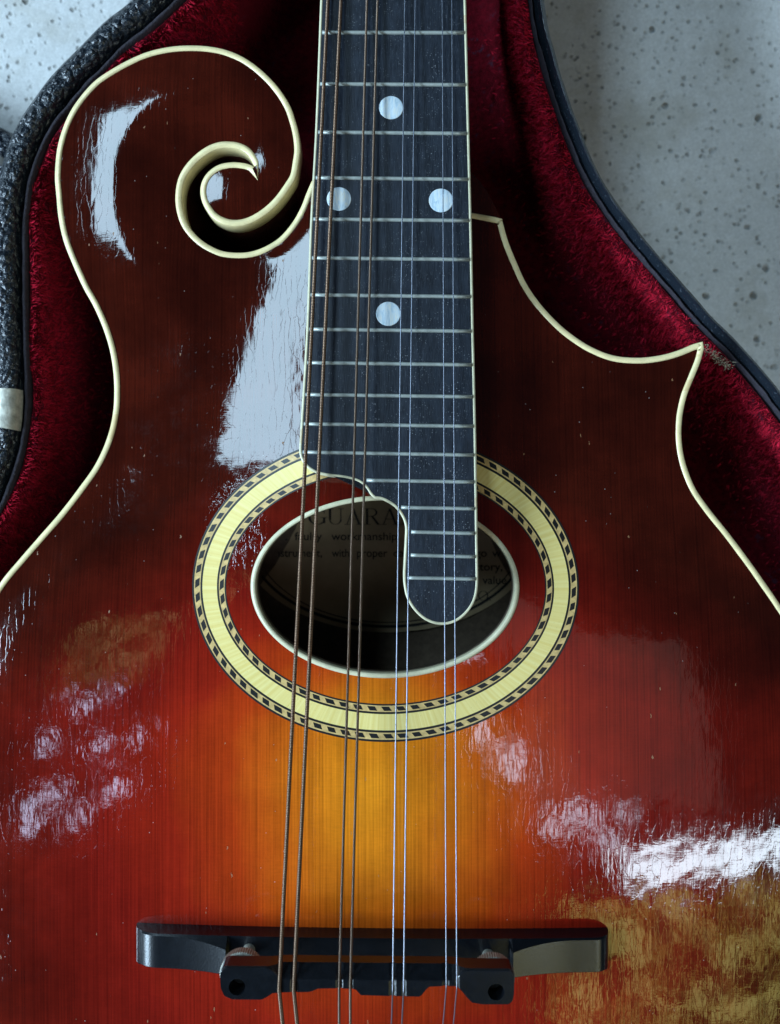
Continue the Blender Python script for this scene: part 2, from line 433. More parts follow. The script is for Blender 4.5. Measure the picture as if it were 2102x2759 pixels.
seg2 = crom(toxy(spiral_px) + toxy(scroll_px) + toxy(left_px) + low_left + low_right + toxy(right_px))
seg3 = crom(toxy(cut_px))
seg4 = np.array(toxy([(1354, 590), (1340, 586), (1310, 580), (1271, 573)]))
seg5 = crom([seg4[-1], seg1[0]], 2.0)
OUT = np.vstack([seg1, seg2[1:], seg3, seg4, seg5[1:-1]])

# ------------------------------------------------------------------ carved top: height field on a 1 mm grid
GX0, GX1, GY0, GY1, GS = -140, 140, -228, 130, 1.0
gx = np.arange(GX0, GX1 + .5, GS); gy = np.arange(GY0, GY1 + .5, GS)
XX, YY = np.meshgrid(gx, gy)
gp = np.stack([XX.ravel(), YY.ravel()], 1)
IN = inside(OUT, gp).reshape(XX.shape)
DD = np.where(IN, polydist(OUT[::2], gp).reshape(XX.shape), 0.0)
U = np.zeros_like(XX)
Lc = 42.0
k = GS * GS / Lc ** 2
red = ((np.add.outer(np.arange(len(gy)), np.arange(len(gx)))) % 2 == 0)
om = 1.93
for it in range(420):
    for mk in (red, ~red):
        nb_ = np.zeros_like(U)
        nb_[1:-1, 1:-1] = U[2:, 1:-1] + U[:-2, 1:-1] + U[1:-1, 2:] + U[1:-1, :-2]
        new = (nb_ + k) / (4 + k)
        U = np.where(IN & mk, U + om * (new - U), U)
def blur(a, n=2):
    for _ in range(n):
        b = np.pad(a, 1, mode='edge')
        a = (b[1:-1, 1:-1] * 4 + 2 * (b[2:, 1:-1] + b[:-2, 1:-1] + b[1:-1, 2:] + b[1:-1, :-2]) + b[2:, 2:] + b[2:, :-2] + b[:-2, 2:] + b[:-2, :-2]) / 16
    return a
def sstep(a, b, x):
    t = np.clip((x - a) / (b - a), 0, 1); return t * t * (3 - 2 * t)
recurve = 1 - .50 * np.exp(-(DD / 8.0) ** 2)
scrollw = sstep(44, 66, YY + .35 * (-(XX + 60))) * sstep(-22, -34, XX)
tent = 0.185 * 24.0 * (1 - np.exp(-DD / 24.0))
xe = np.interp(YY, [-20, 12, 40, 66, 80], [46, 44, 37, 30.5, 27])          # foot of the ridge that carries the fingerboard
ax = np.abs(XX + 1.5)
ridge = .155 * (np.log1p(np.exp(np.clip((xe - ax) / 1.6, -30, 30))) * 1.6)
ridge = np.minimum(ridge, .155 * 27) * sstep(-42, 6, YY) * sstep(0, 5, DD)
amp = 13.0 * (1 - .50 * sstep(-35, 40, YY))
H = amp * U * recurve + scrollw * tent + ridge
H = blur(H, 3) * np.where(DD > 0, sstep(-.5, 3.0, DD) * 1.0, 0)
HGY, HGX = np.gradient(blur(H, 2), GS)

def samp(A, x, y):
    fx = np.clip((np.asarray(x, float) - GX0) / GS, 1, len(gx) - 3.001); fy = np.clip((np.asarray(y, float) - GY0) / GS, 1, len(gy) - 3.001)
    ix = fx.astype(int); iy = fy.astype(int); tx = fx - ix; ty = fy - iy
    def w(t): return (-.5 * t + t * t - .5 * t ** 3, 1 - 2.5 * t * t + 1.5 * t ** 3, .5 * t + 2 * t * t - 1.5 * t ** 3, -.5 * t * t + .5 * t ** 3)
    wx, wy = w(tx), w(ty)
    r = 0
    for j in range(4):
        for i in range(4): r = r + wy[j] * wx[i] * A[iy + j - 1, ix + i - 1]
    return r
def Hs(x, y): return samp(H, x, y)
def top_normal(x, y):
    n = np.stack([-samp(HGX, x, y), -samp(HGY, x, y), np.ones_like(np.asarray(x, float))], -1)
    return n / np.linalg.norm(n, axis=-1, keepdims=True)
def on_top(px, py, lift=0.0):
    """where the photo's pixel meets the carved top"""
    px = np.asarray(px, float); py = np.asarray(py, float)
    z = np.full(px.shape, 9.0)
    for _ in range(12):
        kk = (ZC - z) / F_PX
        x = (px - CX) * kk; y = -(py - CY) * kk
        z = Hs(x, y) + lift
    return x, y, z

# ================================================================== THE SETTING
FLOOR = -64.0
def make_floor():
    r = 3000
    o = obj('concrete_floor', [(-r, -r, FLOOR), (r, -r, FLOOR), (r, r, FLOOR), (-r, r, FLOOR)], [(0, 1, 2, 3)], 'concrete', smooth=False)
    o['kind'] = 'structure'; o['label'] = 'pale grey pitted concrete floor under the case'
make_floor()

# ================================================================== INSTRUMENT CASE
case = empty('instrument_case', (0, 0, FLOOR), 'open black leatherette case with crimson plush lining, lying on the concrete', 'instrument case')
ZR = -8.0
cl = [(450, -10), (375, 59), (321, 102), (268, 155), (214, 209), (177, 252), (139, 300), (107, 348), (80, 407), (59, 471), (49, 536), (43, 600), (42, 700), (43, 814), (46, 950),
      (50, 1060), (46, 1140), (30, 1220), (0, 1312)]
cr = [(2093, 1100), (2027, 1018), (1962, 947), (1886, 871), (1815, 789), (1744, 708), (1690, 642), (1630, 561), (1576, 468), (1527, 354), (1488, 245), (1461, 152), (1439, 71), (1428, -5)]
case_pts = [(-40, 215), (-40, 178), (-48, 154)] + toxy(cl, ZR) + [(-113, -8), (-124, -32), (-134, -60), (-139, -95), (-136, -140), (-118, -188), (-82, -220), (-30, -236),
            (30, -236), (82, -220), (118, -188), (137, -140), (143, -92), (140, -50), (132, -20), (120, 6)] + toxy(cr, ZR) + [(36.5, 160), (36, 190), (36, 215)]
CASE = np.vstack([crom(case_pts, 1.6), crom([(36, 215), (20, 226), (-20, 226), (-40, 215)], 1.6)[1:-1]])
def loop_normals(P):
    t = np.roll(P, -1, 0) - np.roll(P, 1, 0)
    for _ in range(3): t = (np.roll(t, 1, 0) + 2 * t + np.roll(t, -1, 0)) / 4
    t /= np.linalg.norm(t, axis=1, keepdims=True) + 1e-12
    n = np.stack([-t[:, 1], t[:, 0]], 1)
    area2 = (P[:, 0] * np.roll(P[:, 1], -1) - np.roll(P[:, 0], -1) * P[:, 1]).sum()
    return n if area2 > 0 else -n                       # points inward
CN = loop_normals(CASE)
rimw = np.where(CASE[:, 0] < -30, 7.4, 4.9)
for _ in range(12): rimw = (np.roll(rimw, 1) + rimw + np.roll(rimw, -1)) / 3

sh = np.where(CASE[:, 0] < -30, 0.0, -1.7)
for _ in range(12): sh = (np.roll(sh, 1) + sh + np.roll(sh, -1)) / 3

def sweep(path, nrm, prof, wob=0.0, wscale=.05, seed=0.0):
    """prof: list of (inward offset array or number, z)"""
    n = len(path); V = []; Fc = []
    for j, (o_, z) in enumerate(prof):
        oo = np.broadcast_to(np.asarray(o_, float), (n,))
        for i in range(n):
            p = path[i] + nrm[i] * oo[i]
            dz = 0
            if wob and j not in (0,):
                q = mnoise.noise_vector(Vector((p[0] * wscale + seed, p[1] * wscale, z * wscale * 1.3 + seed)))
                p = p + nrm[i] * q[0] * wob; dz = q[2] * wob * .6
            V.append((p[0], p[1], z + dz))
    m = len(prof)
    for j in range(m - 1):
        for i in range(n):
            i2 = (i + 1) % n
            Fc.append((j * n + i, j * n + i2, (j + 1) * n + i2, (j + 1) * n + i))
    return V, Fc

V, Fc = sweep(CASE, CN, [(-rimw, FLOOR + .2), (-rimw, -30), (-rimw, -13), (-rimw + .4, -10.2), (-rimw + 1.1, -8.6), (-rimw + 2.2, -7.6), (-rimw * .5, -7.2),
                         (-1.6 + sh * .8, -7.6), (-.7 + sh, -8.4), (-.1 + sh, -9.8), (.2 + sh, -12.0), (.2 + sh, -FLOOR * -1 + 2)], .22, .12)
obj('case_shell', V, Fc, 'leather', case)
V, Fc = sweep(CASE, CN, [(.3 + sh, -12.5), (.7 + sh, -10.2), (1.2 + sh * 1.2, -9.6), (1.8 + sh * 1.4, -9.9), (2.1 + sh * 1.5, -11.4), (2.0 + sh * 1.5, -14)], .25, .3, 5)
obj('edge_piping', V, Fc, 'piping', case)
lin_prof = [(1.7, -13), (2.3, -10.9), (3.1, -11.0), (3.9, -13), (4.5, -17), (4.9, -24), (5.0, -32), (5.4, -41), (7.0, -46.5), (11, -48.9), (18, -49.4)]
lin_prof = [(a + sh * 1.3, b) for a, b in lin_prof]
V, Fc = sweep(CASE, CN, lin_prof, 1.0, .06, 9)
nC = len(CASE)
LV = np.array(V).reshape(len(lin_prof), nC, 3)
Fc.append(tuple(range((len(lin_prof) - 1) * nC, len(lin_prof) * nC)))
obj('plush_lining', V, Fc, 'velvet', case)

def make_pile():
    rows = len(lin_prof); VV = []
    sel = np.array([i for i in range(nC) if -45 < CASE[i][1] < 152])
    for j in range(1, rows - 2):
        a = LV[j, sel]; b = LV[j, (sel + 1) % nC]; c = LV[j + 1, sel]; d = LV[j + 1, (sel + 1) % nC]
        ar = np.linalg.norm(np.cross(b - a, c - a), axis=1)
        cnt = nrng.poisson(ar * (4.4, 4.4, 4.4, 4.4, 4.0, 2.4, .8, .3, .2, .1)[j])
        ix = np.repeat(np.arange(len(sel)), cnt); n = len(ix)
        u, v = nrng.random((n, 1)), nrng.random((n, 1))
        p = a[ix] * (1 - u) * (1 - v) + b[ix] * u * (1 - v) + c[ix] * (1 - u) * v + d[ix] * u * v
        nr = np.concatenate([CN[sel][ix], np.full((n, 1), .25 if j > 2 else .8)], 1)
        clump = np.array([mnoise.noise_vector(Vector((q[0] * .35, q[1] * .35, q[2] * .35))) for q in p])
        dr = nr + nrng.normal(0, .30, (n, 3)) + clump * 1.3
        dr /= np.linalg.norm(dr, axis=1, keepdims=True)
        sd = np.cross(dr, nrng.normal(0, 1, (n, 3))); sd /= np.linalg.norm(sd, axis=1, keepdims=True) + 1e-9
        w = nrng.uniform(.08, .20, (n, 1)); ln = nrng.uniform(.8, 2.3, (n, 1))
        VV.append(np.stack([p - sd * w - dr * .2, p + sd * w - dr * .2, p + dr * ln], 1).reshape(-1, 3))
    VV = np.concatenate(VV)
    o = obj('plush_pile', VV, np.arange(len(VV)).reshape(-1, 3).tolist(), 'pile', case, smooth=False)
    o['kind'] = 'stuff'
make_pile()

# hinge plate on the left rim
def rim_patch(name, y0, y1, mat, lift, parent):
    idx = [i for i in range(nC) if CASE[i][0] < -80 and y0 < CASE[i][1] < y1]
    idx.sort()
    prof = [(-rimw.mean() * 0 - 8.2, -20), (-7.9, -11), (-7.0, -8.0), (-5.2, -6.7), (-3.6, -6.4), (-1.8, -6.8), (-.6, -7.8), (.0, -10.5)]
    V = []; Fc = []
    for i in idx:
        for o_, z in prof:
            p = CASE[i] + CN[i] * (o_ + (0.25 if o_ > -4 else -.4)); V.append((p[0], p[1], z + lift))
    m = len(prof)
    for a in range(len(idx) - 1):
        for b in range(m - 1): Fc.append((a * m + b, a * m + b + 1, (a + 1) * m + b + 1, (a + 1) * m + b))
    return obj(name, V, Fc, mat, parent)
rim_patch('hinge_plate', 21.5, 34.0, 'hinge', .35, case)
rim_patch('hinge_knuckle', 21.0, 23.0, 'hinge', .75, case)

# the opened lid, its edge shows at the left
def extrude(poly, z0, z1, bev=0.0):
    n = len(poly); P = np.array(poly)
    N = loop_normals(P)
    rings = [(0, z0), (0, z1 - bev), (bev * .3, z1 - bev * .3), (bev, z1)] if bev else [(0, z0), (0, z1)]
    V = []; Fc = []
    for o_, z in rings:
        for i in range(n):
            p = P[i] + N[i] * o_; V.append((p[0], p[1], z))
    for j in range(len(rings) - 1):
        for i in range(n): Fc.append((j * n + i, j * n + (i + 1) % n, (j + 1) * n + (i + 1) % n, (j + 1) * n + i))
    Fc.append(tuple(range((len(rings) - 1) * n, len(rings) * n)))
    Fc.append(tuple(reversed(range(n))))
    return V, Fc
e0 = bp(0, 338, -50); e1 = bp(58, 372, -50)
lid = crom([(-118.5, -60), (-119, 40), (-116.5, 90), tuple(e1 + np.array([3, -4.5])), tuple(e1 + np.array([0, 0])), tuple(e0), (-150, 136), (-185, 150), (-230, 120), (-240, 0), (-200, -80)], 3.0, True)
V, Fc = extrude(lid, FLOOR + .3, -50, 2.0)
obj('case_lid', V, Fc, 'leather', case)
s0 = bp(-60, 375, -49.6); s1 = bp(26, 436, -49.6); s2 = bp(18, 456, -49.6); s3 = bp(-60, 398, -49.6)
V, Fc = extrude([tuple(s3), tuple(s2), tuple(s1), tuple(s0)], -50.3, -49.4, .2)
obj('lid_strip', V, Fc, 'lid_trim', case)

# loose cord of lining beside the neck
def tube(pts, rad, seg=8):
    P = np.array(pts, float); n = len(P); V = []; Fc = []
    T = np.gradient(P, axis=0); T /= np.linalg.norm(T, axis=1, keepdims=True) + 1e-12
    up = np.array([0, 0, 1.0])
    for i in range(n):
        a = np.cross(T[i], up)
        if np.linalg.norm(a) < 1e-3: a = np.cross(T[i], [1, 0, 0])
        a /= np.linalg.norm(a); b = np.cross(a, T[i])
        r = rad[i] if hasattr(rad, '__len__') else rad
        for s in range(seg):
            th = 2 * math.pi * s / seg
            V.append(tuple(P[i] + r * (math.cos(th) * a + math.sin(th) * b)))
    for i in range(n - 1):
        for s in range(seg): Fc.append((i * seg + s, i * seg + (s + 1) % seg, (i + 1) * seg + (s + 1) % seg, (i + 1) * seg + s))
    Fc.append(tuple(reversed(range(seg)))); Fc.append(tuple(range((n - 1) * seg, n * seg)))
    return V, Fc
cord = [(*bp(px, py, z), z) for px, py, z in ((1357, 95, -40), (1358, 140, -41), (1350, 190, -44), (1336, 235, -46.5), (1322, 270, -48))]
V, Fc = tube(cord, [.9, 1.0, 1.0, .9, 1.6], 8)
obj('lining_cord', V, Fc, 'velvet', case)

# frayed backing where the point rubs the lining
def frayed():
    V = []; Fc = []
    a = np.array([*bp(1902, 938, -9), -9]); b = np.array([*bp(1962, 990, -10), -10])
    for _ in range(150):
        t = rng.random() ** .8
        p = a + (b - a) * t + np.array([rng.gauss(0, .7), rng.gauss(0, .7), rng.gauss(0, .7)])
        d = np.array([rng.gauss(.3, .6), rng.gauss(-.2, .6), rng.gauss(.5, .6)]); d /= np.linalg.norm(d)
        s = np.cross(d, [rng.gauss(0, 1), rng.gauss(0, 1), 1]); s /= np.linalg.norm(s) + 1e-9
        k0 = len(V)
        V += [tuple(p - s * .09), tuple(p + s * .09), tuple(p + d * rng.uniform(.5, 1.5))]; Fc.append((k0, k0 + 1, k0 + 2))
    o = obj('frayed_backing', V, Fc, 'frayed', case, smooth=False)
    o['label'] = 'pale frayed cloth backing torn out of the crimson lining'
frayed()

# ================================================================== MANDOLIN
mando = empty('mandolin', (0, 0, -48.5), 'old sunburst scroll-bodied mandolin with oval soundhole and eight strings, lying in its case', 'mandolin')

# ---- soundhole and rosette ellipses in photo pixels
def ell(a, b, cx, cy, n, roll=.010):
    th = np.linspace(0, 2 * np.pi, n, endpoint=False)
    x = a * np.cos(th); y = b * np.sin(th)
    return cx + x - roll * y, cy + y + roll * x
HOLE_N = 180
hx, hy = ell(362.0, 246.0, 1037.5, 1581, HOLE_N)
hxo, hyo, hzo = on_top(hx, hy)
hx2, hy2 = ell(348.5, 233.0, 1037.5, 1581, HOLE_N)
hxi, hyi, hzi = on_top(hx2, hy2)
HOLE = np.stack([hxo, hyo], 1)

# ---- carved top plate
def make_top():
    pts = [tuple(p) for p in OUT]; nb = len(pts)
    edges = [(i, (i + 1) % nb) for i in range(nb)]
    hp = [tuple(p) for p in HOLE[::-1]]
    edges += [(nb + i, nb + (i + 1) % len(hp)) for i in range(len(hp))]
    pts += hp
    st = 1.7; gpts = []
    for r_, y in enumerate(np.arange(-220, 124, st * .866)):
        for x in np.arange(-132, 132, st): gpts.append((x + (r_ % 2) * st / 2, y))
    g = np.array(gpts)
    ok = inside(OUT, g); g = g[ok]
    g = g[(polydist(OUT[::2], g) > .75)]
    ok = ~inside(HOLE, g); g = g[ok]; g = g[polydist(HOLE, g) > .7]
    pts += [tuple(p) for p in g]
    res = delaunay_2d_cdt([Vector(p) for p in pts], edges, [], 0, 1e-5)
    vs = np.array([(v[0], v[1]) for v in res[0]]); fs = res[2]
    cen = np.array([vs[list(f)].mean(0) for f in fs])
    keep = inside(OUT, cen) & ~inside(HOLE, cen)
    Fc = []
    for f, kf in zip(fs, keep):
        if not kf: continue
        a, b, c = (vs[i] for i in f[:3])
        Fc.append(tuple(f) if (b[0] - a[0]) * (c[1] - a[1]) - (b[1] - a[1]) * (c[0] - a[0]) > 0 else tuple(reversed(f)))
    z = Hs(vs[:, 0], vs[:, 1])
    return obj('top_plate', [(x, y, q) for (x, y), q in zip(vs, z)], Fc, 'varnish', mando, normals=top_normal(vs[:, 0], vs[:, 1]))
make_top()

# ---- ivoroid binding round the edge (three runs, mitred at slot tip and point)
BW = 1.55
def strip(path, flip, m0=None, m1=None, name='binding', w=BW, lift=.16):
    P = np.asarray(path); n = len(P)
    t = np.gradient(P, axis=0); t /= np.linalg.norm(t, axis=1, keepdims=True)
    N = np.stack([-t[:, 1], t[:, 0]], 1) * flip
    I = P + N * w
    if m0 is not None: I[0] = m0
    if m1 is not None: I[-1] = m1
    V = []; Fc = []
    for i in range(n):
        wv = .06 * mnoise.noise(Vector((P[i][0] * .2, P[i][1] * .2, 3)))
        zi = float(Hs(*I[i])) * .9
        q = P[i] - N[i] * .06
        V += [(I[i][0] + N[i][0] * wv, I[i][1] + N[i][1] * wv, zi - .4), (I[i][0] + N[i][0] * wv, I[i][1] + N[i][1] * wv, zi + lift), (*(P[i] + N[i] * w * .5), zi * .5 + lift + .08),
              (*(P[i] + N[i] * .28), lift + .02), (*(P[i] + N[i] * .04), lift - .14), (*q, lift - .45), (*q, -4.5), (*(P[i] + N[i] * .5), -4.6)]
    m = 8
    for i in range(n - 1):
        for j in range(m - 1): Fc.append((i * m + j, i * m + j + 1, (i + 1) * m + j + 1, (i + 1) * m + j))
    return obj(name, V, Fc, 'binding', mando)
ar = (OUT[:, 0] * np.roll(OUT[:, 1], -1) - np.roll(OUT[:, 0], -1) * OUT[:, 1]).sum()
FL = 1 if ar > 0 else -1
mit_slot = bp(440 + 1027 * .25, 340 + 600 * .25)
mit_pt = bp(1879, 944.5)
mit_b = bp(1343, 606)
strip(seg1, FL, None, mit_slot)
strip(seg2, FL, mit_slot, mit_pt, lift=.20)
strip(np.vstack([seg2[-1], seg3]), FL, mit_pt, mit_b)
strip(np.vstack([seg3[-1], seg4]), FL, mit_b, None, lift=.20)

# ---- sides and back
def make_sides():
    P = OUT[::2]; N = loop_normals(P); n = len(P)
    rings = [(.3, -4.3), (.3, -12), (.3, -37), (.0, -39), (.6, -40.5)]
    V = []; Fc = []
    for o_, z in rings:
        for i in range(n): V.append((*(P[i] + N[i] * o_), z))
    for j in range(len(rings) - 1):
        for i in range(n): Fc.append((j * n + i, j * n + (i + 1) % n, (j + 1) * n + (i + 1) % n, (j + 1) * n + i))
    obj('side', V, Fc, 'side_wood', mando)
    # arched back
    pts = [tuple(p) for p in P]; edges = [(i, (i + 1) % n) for i in range(n)]
    g = np.array([(x, y) for x in np.arange(-130, 130, 6.0) for y in np.arange(-218, 122, 6.0)])
    g = g[inside(P, g)]; g = g[polydist(P, g) > 2]
    pts += [tuple(q) for q in g]
    res = delaunay_2d_cdt([Vector(q) for q in pts], edges, [], 0, 1e-5)
    vs = np.array([(v[0], v[1]) for v in res[0]])
    cen = np.array([vs[list(f)].mean(0) for f in res[2]]); keep = inside(P, cen)
    d = polydist(P, vs); zz = -39.5 - 8.8 * (1 - np.exp(-d / 30))
    obj('back_plate', [(x, y, q) for (x, y), q in zip(vs, zz)], [tuple(f) for f, kf in zip(res[2], keep) if kf], 'inside_wood', mando)
    return P
make_sides()
def back_z(): return -54.6

# ---- soundhole binding with its inner wall
def make_hole():
    n = HOLE_N; V = []; Fc = []
    mx, my = (hxo + hxi) / 2, (hyo + hyi) / 2
    rings = [(hxo * 1.0, hyo, hzo - .3), (hxo, hyo, hzo + .10), (mx, my, (hzo + hzi) / 2 + .22), (hxi * .8 + mx * .2, hyi * .8 + my * .2, hzi + .16), (hxi, hyi, hzi - .12), (hxi, hyi, hzi - 1.9)]
    for a, b, c in rings:
        for i in range(n): V.append((a[i], b[i], c[i]))
    for j in range(len(rings) - 1):
        for i in range(n): Fc.append((j * n + i, (j + 1) * n + i, (j + 1) * n + (i + 1) % n, j * n + (i + 1) % n))
    obj('soundhole_binding', V, Fc, 'board_binding', mando)
    # bare edge of the top below the binding
    V = []; Fc = []
    for zz in (-1.9, -4.2):
        for i in range(n): V.append((hxi[i], hyi[i], hzi[i] + zz))
    for i in range(n): V.append((hxo[i] * 1.15, hyo[i] * 1.15 + 3, hzo[i] - 4.3))
    for j in range(2):
        for i in range(n): Fc.append((j * n + i, (j + 1) * n + i, (j + 1) * n + (i + 1) % n, j * n + (i + 1) % n))
    obj('soundhole_edge', V, Fc, 'inside_wood', mando)
make_hole()

# ---- rosette: thin wood strip, black lines, cream ring and black blocks
RA0, RB0, RA1, RB1, RCX, RCY = 521.0, 416.0, 430.0, 314.0, 1039.0, 1583.0
def ros_ring(t0, t1, lift, name, mat, parent, n=260):
    V = []; Fc = []
    for t, dz in ((t0, -.06), (t0, 0), ((t0 + t1) / 2, 0), (t1, 0), (t1, -.06)):
        x, y = ell(RA0 + (RA1 - RA0) * t, RB0 + (RB1 - RB0) * t, RCX, RCY, n)
        X, Y, Z = on_top(x, y)
        for i in range(n): V.append((X[i], Y[i], Z[i] + lift + dz))
    for j in range(4):
        for i in range(n): Fc.append((j * n + i, (j + 1) * n + i, (j + 1) * n + (i + 1) % n, j * n + (i + 1) % n))
    va = np.array(V)
    return obj(name, V, Fc, mat, parent, normals=top_normal(va[:, 0], va[:, 1]))
ros = ros_ring(.305, .735, .06, 'rosette', 'cream', mando)
for a, b, l, m_, nm in ((.0, .055, .05, 'inlay_black', 'black_line'), (.245, .31, .055, 'inlay_black', 'black_line'), (.73, .79, .055, 'inlay_black', 'black_line'), (.96, 1.0, .05, 'inlay_black', 'black_line'),
                        (.05, .25, .04, 'inlay_wood', 'wood_strip'), (.785, .965, .04, 'inlay_wood', 'wood_strip')):
    ros_ring(a, b, l, nm, m_, ros)
def block_mesh(w, l, skew):
    V = []; 
    for z in (-.06, .03):
        V += [(-l / 2 - skew, -w / 2, z), (l / 2 - skew, -w / 2, z), (l / 2 + skew, w / 2, z), (-l / 2 + skew, w / 2, z)]
    me = bpy.data.meshes.new('inlay_block')
    me.from_pydata([(a * MM, b * MM, c * MM) for a, b, c in V], [], [(4, 5, 6, 7), (0, 1, 5, 4), (1, 2, 6, 5), (2, 3, 7, 6), (3, 0, 4, 7)])
    me.materials.append(M['inlay_black']); me.update()
    return me
def blocks(t, count, w, l, skew, phase):
    me = block_mesh(w, l, skew)
    a = RA0 + (RA1 - RA0) * t; b = RB0 + (RB1 - RB0) * t
    th = np.linspace(0, 2 * np.pi, 4000)
    s = np.concatenate([[0], np.cumsum(np.hypot(np.diff(a * np.cos(th)), np.diff(b * np.sin(th))))])
    for i in range(count):
        q = np.interp((i + phase) / count * s[-1], s, th)
        x = a * np.cos(q); y = b * np.sin(q); x2 = a * np.cos(q + .004); y2 = b * np.sin(q + .004)
        px, py = RCX + x - .01 * y, RCY + y + .01 * x
        if 818 < px < 1278 and py < 1430: continue                # lies under the fingerboard
        X, Y, Z = on_top([px, RCX + x2 - .01 * y2], [py, RCY + y2 + .01 * x2], .05)
        o = bpy.data.objects.new('inlay_block', me); COL.objects.link(o); o.parent = ros
        T = Vector((X[1] - X[0], Y[1] - Y[0], Z[1] - Z[0])).normalized()
        nn = Vector(top_normal(np.array(X[0]), np.array(Y[0])))
        B = nn.cross(T).normalized(); T = B.cross(nn)
        R = Matrix((T, B, nn)).transposed().to_4x4()
        sc = 1 + rng.uniform(-.12, .12)
        o.matrix_local = Matrix.Translation(Vector((X[0], Y[0], Z[0])) * MM) @ R @ Matrix.Diagonal((sc, 1, 1, 1))
blocks(.152, 74, 1.08, 2.0, -.36, .2)
blocks(.875, 63, 1.02, 1.95, -.36, .6)

# ---- neck, heel
def zf(y): return 15.6 - .066 * y                        # fingerboard surface
def board_pt(px, py):
    z = 12.0
    for _ in range(8):
        x, y = bp(px, py, z); z = zf(y)
    return x, y, z
LE = [(870, -170), (863, 0), (849, 358), (836, 592), (825, 889), (811, 1126), (807, 1195)]
RE = [(1289, 1558), (1286, 1350), (1283, 1150), (1277, 889), (1271, 592), (1265, 358), (1256, 0), (1251, -170)]
def R4(l): return [(780 + x * .35714, 1150 + y * .35714) for x, y in l]
EXT1 = R4([(73, 160), (77, 215), (96, 262), (140, 315), (200, 350), (262, 367), (330, 377), (400, 385), (460, 397), (512, 413), (552, 437), (582, 470), (606, 508), (640, 541)])
EXT2 = R4([(640, 541), (690, 548), (752, 577), (805, 617), (842, 667), (865, 717), (874, 765), (871, 850), (866, 950), (861, 1050), (858, 1125), (863, 1200), (880, 1280), (915, 1350), (965, 1412),
           (1027, 1461), (1090, 1487), (1150, 1495), (1212, 1488), (1272, 1463), (1332, 1415), (1382, 1350), (1411, 1280), (1423, 1205), (1425, 1143)])
def bxy(l): return [board_pt(*p)[:2] for p in l]
B_left = crom(bxy(LE + EXT1[:1])[:-1] + bxy(EXT1), .9)
B_ext = crom(bxy(EXT2), .6)
B_right = crom(bxy(RE), .9)
BOARD = np.vstack([B_left, B_ext[1:], B_right[1:]])
def make_neck():
    V = []; Fc = []
    ys = np.linspace(188, 62, 30)
    n = 14
    for y in ys:
        xl = np.interp(y, [62, 75, 138, 160], [-20.5, -19.3, -17.4, -16.9]); xr = np.interp(y, [62, 75, 138, 160], [20.3, 20.0, 19.0, 18.6])
        dep = 19 + 20 * max(0, (84 - y) / 22) ** 2
        for s in range(n):
            th = math.pi * s / (n - 1)
            V.append(((xl + xr) / 2 + (xr - xl) / 2 * .985 * math.cos(th), y, zf(y) - 4.6 - dep * math.sin(th) ** .8))
    for i in range(len(ys) - 1):
        for s in range(n - 1): Fc.append((i * n + s, i * n + s + 1, (i + 1) * n + s + 1, (i + 1) * n + s))
    obj('neck', V, Fc, 'side_wood', mando)
    # flared heel cheek beside the fingerboard
    hp = toxy([(1180, 470), (1268, 458), (1292, 482), (1314, 512), (1332, 545), (1350, 584), (1352, 600), (1180, 600)], -1.0)
    V, Fc = extrude([tuple(p) for p in hp[::-1]], -38, -1.2, .6)
    obj('heel', V, Fc, 'varnish', mando, smooth=False)
make_neck()

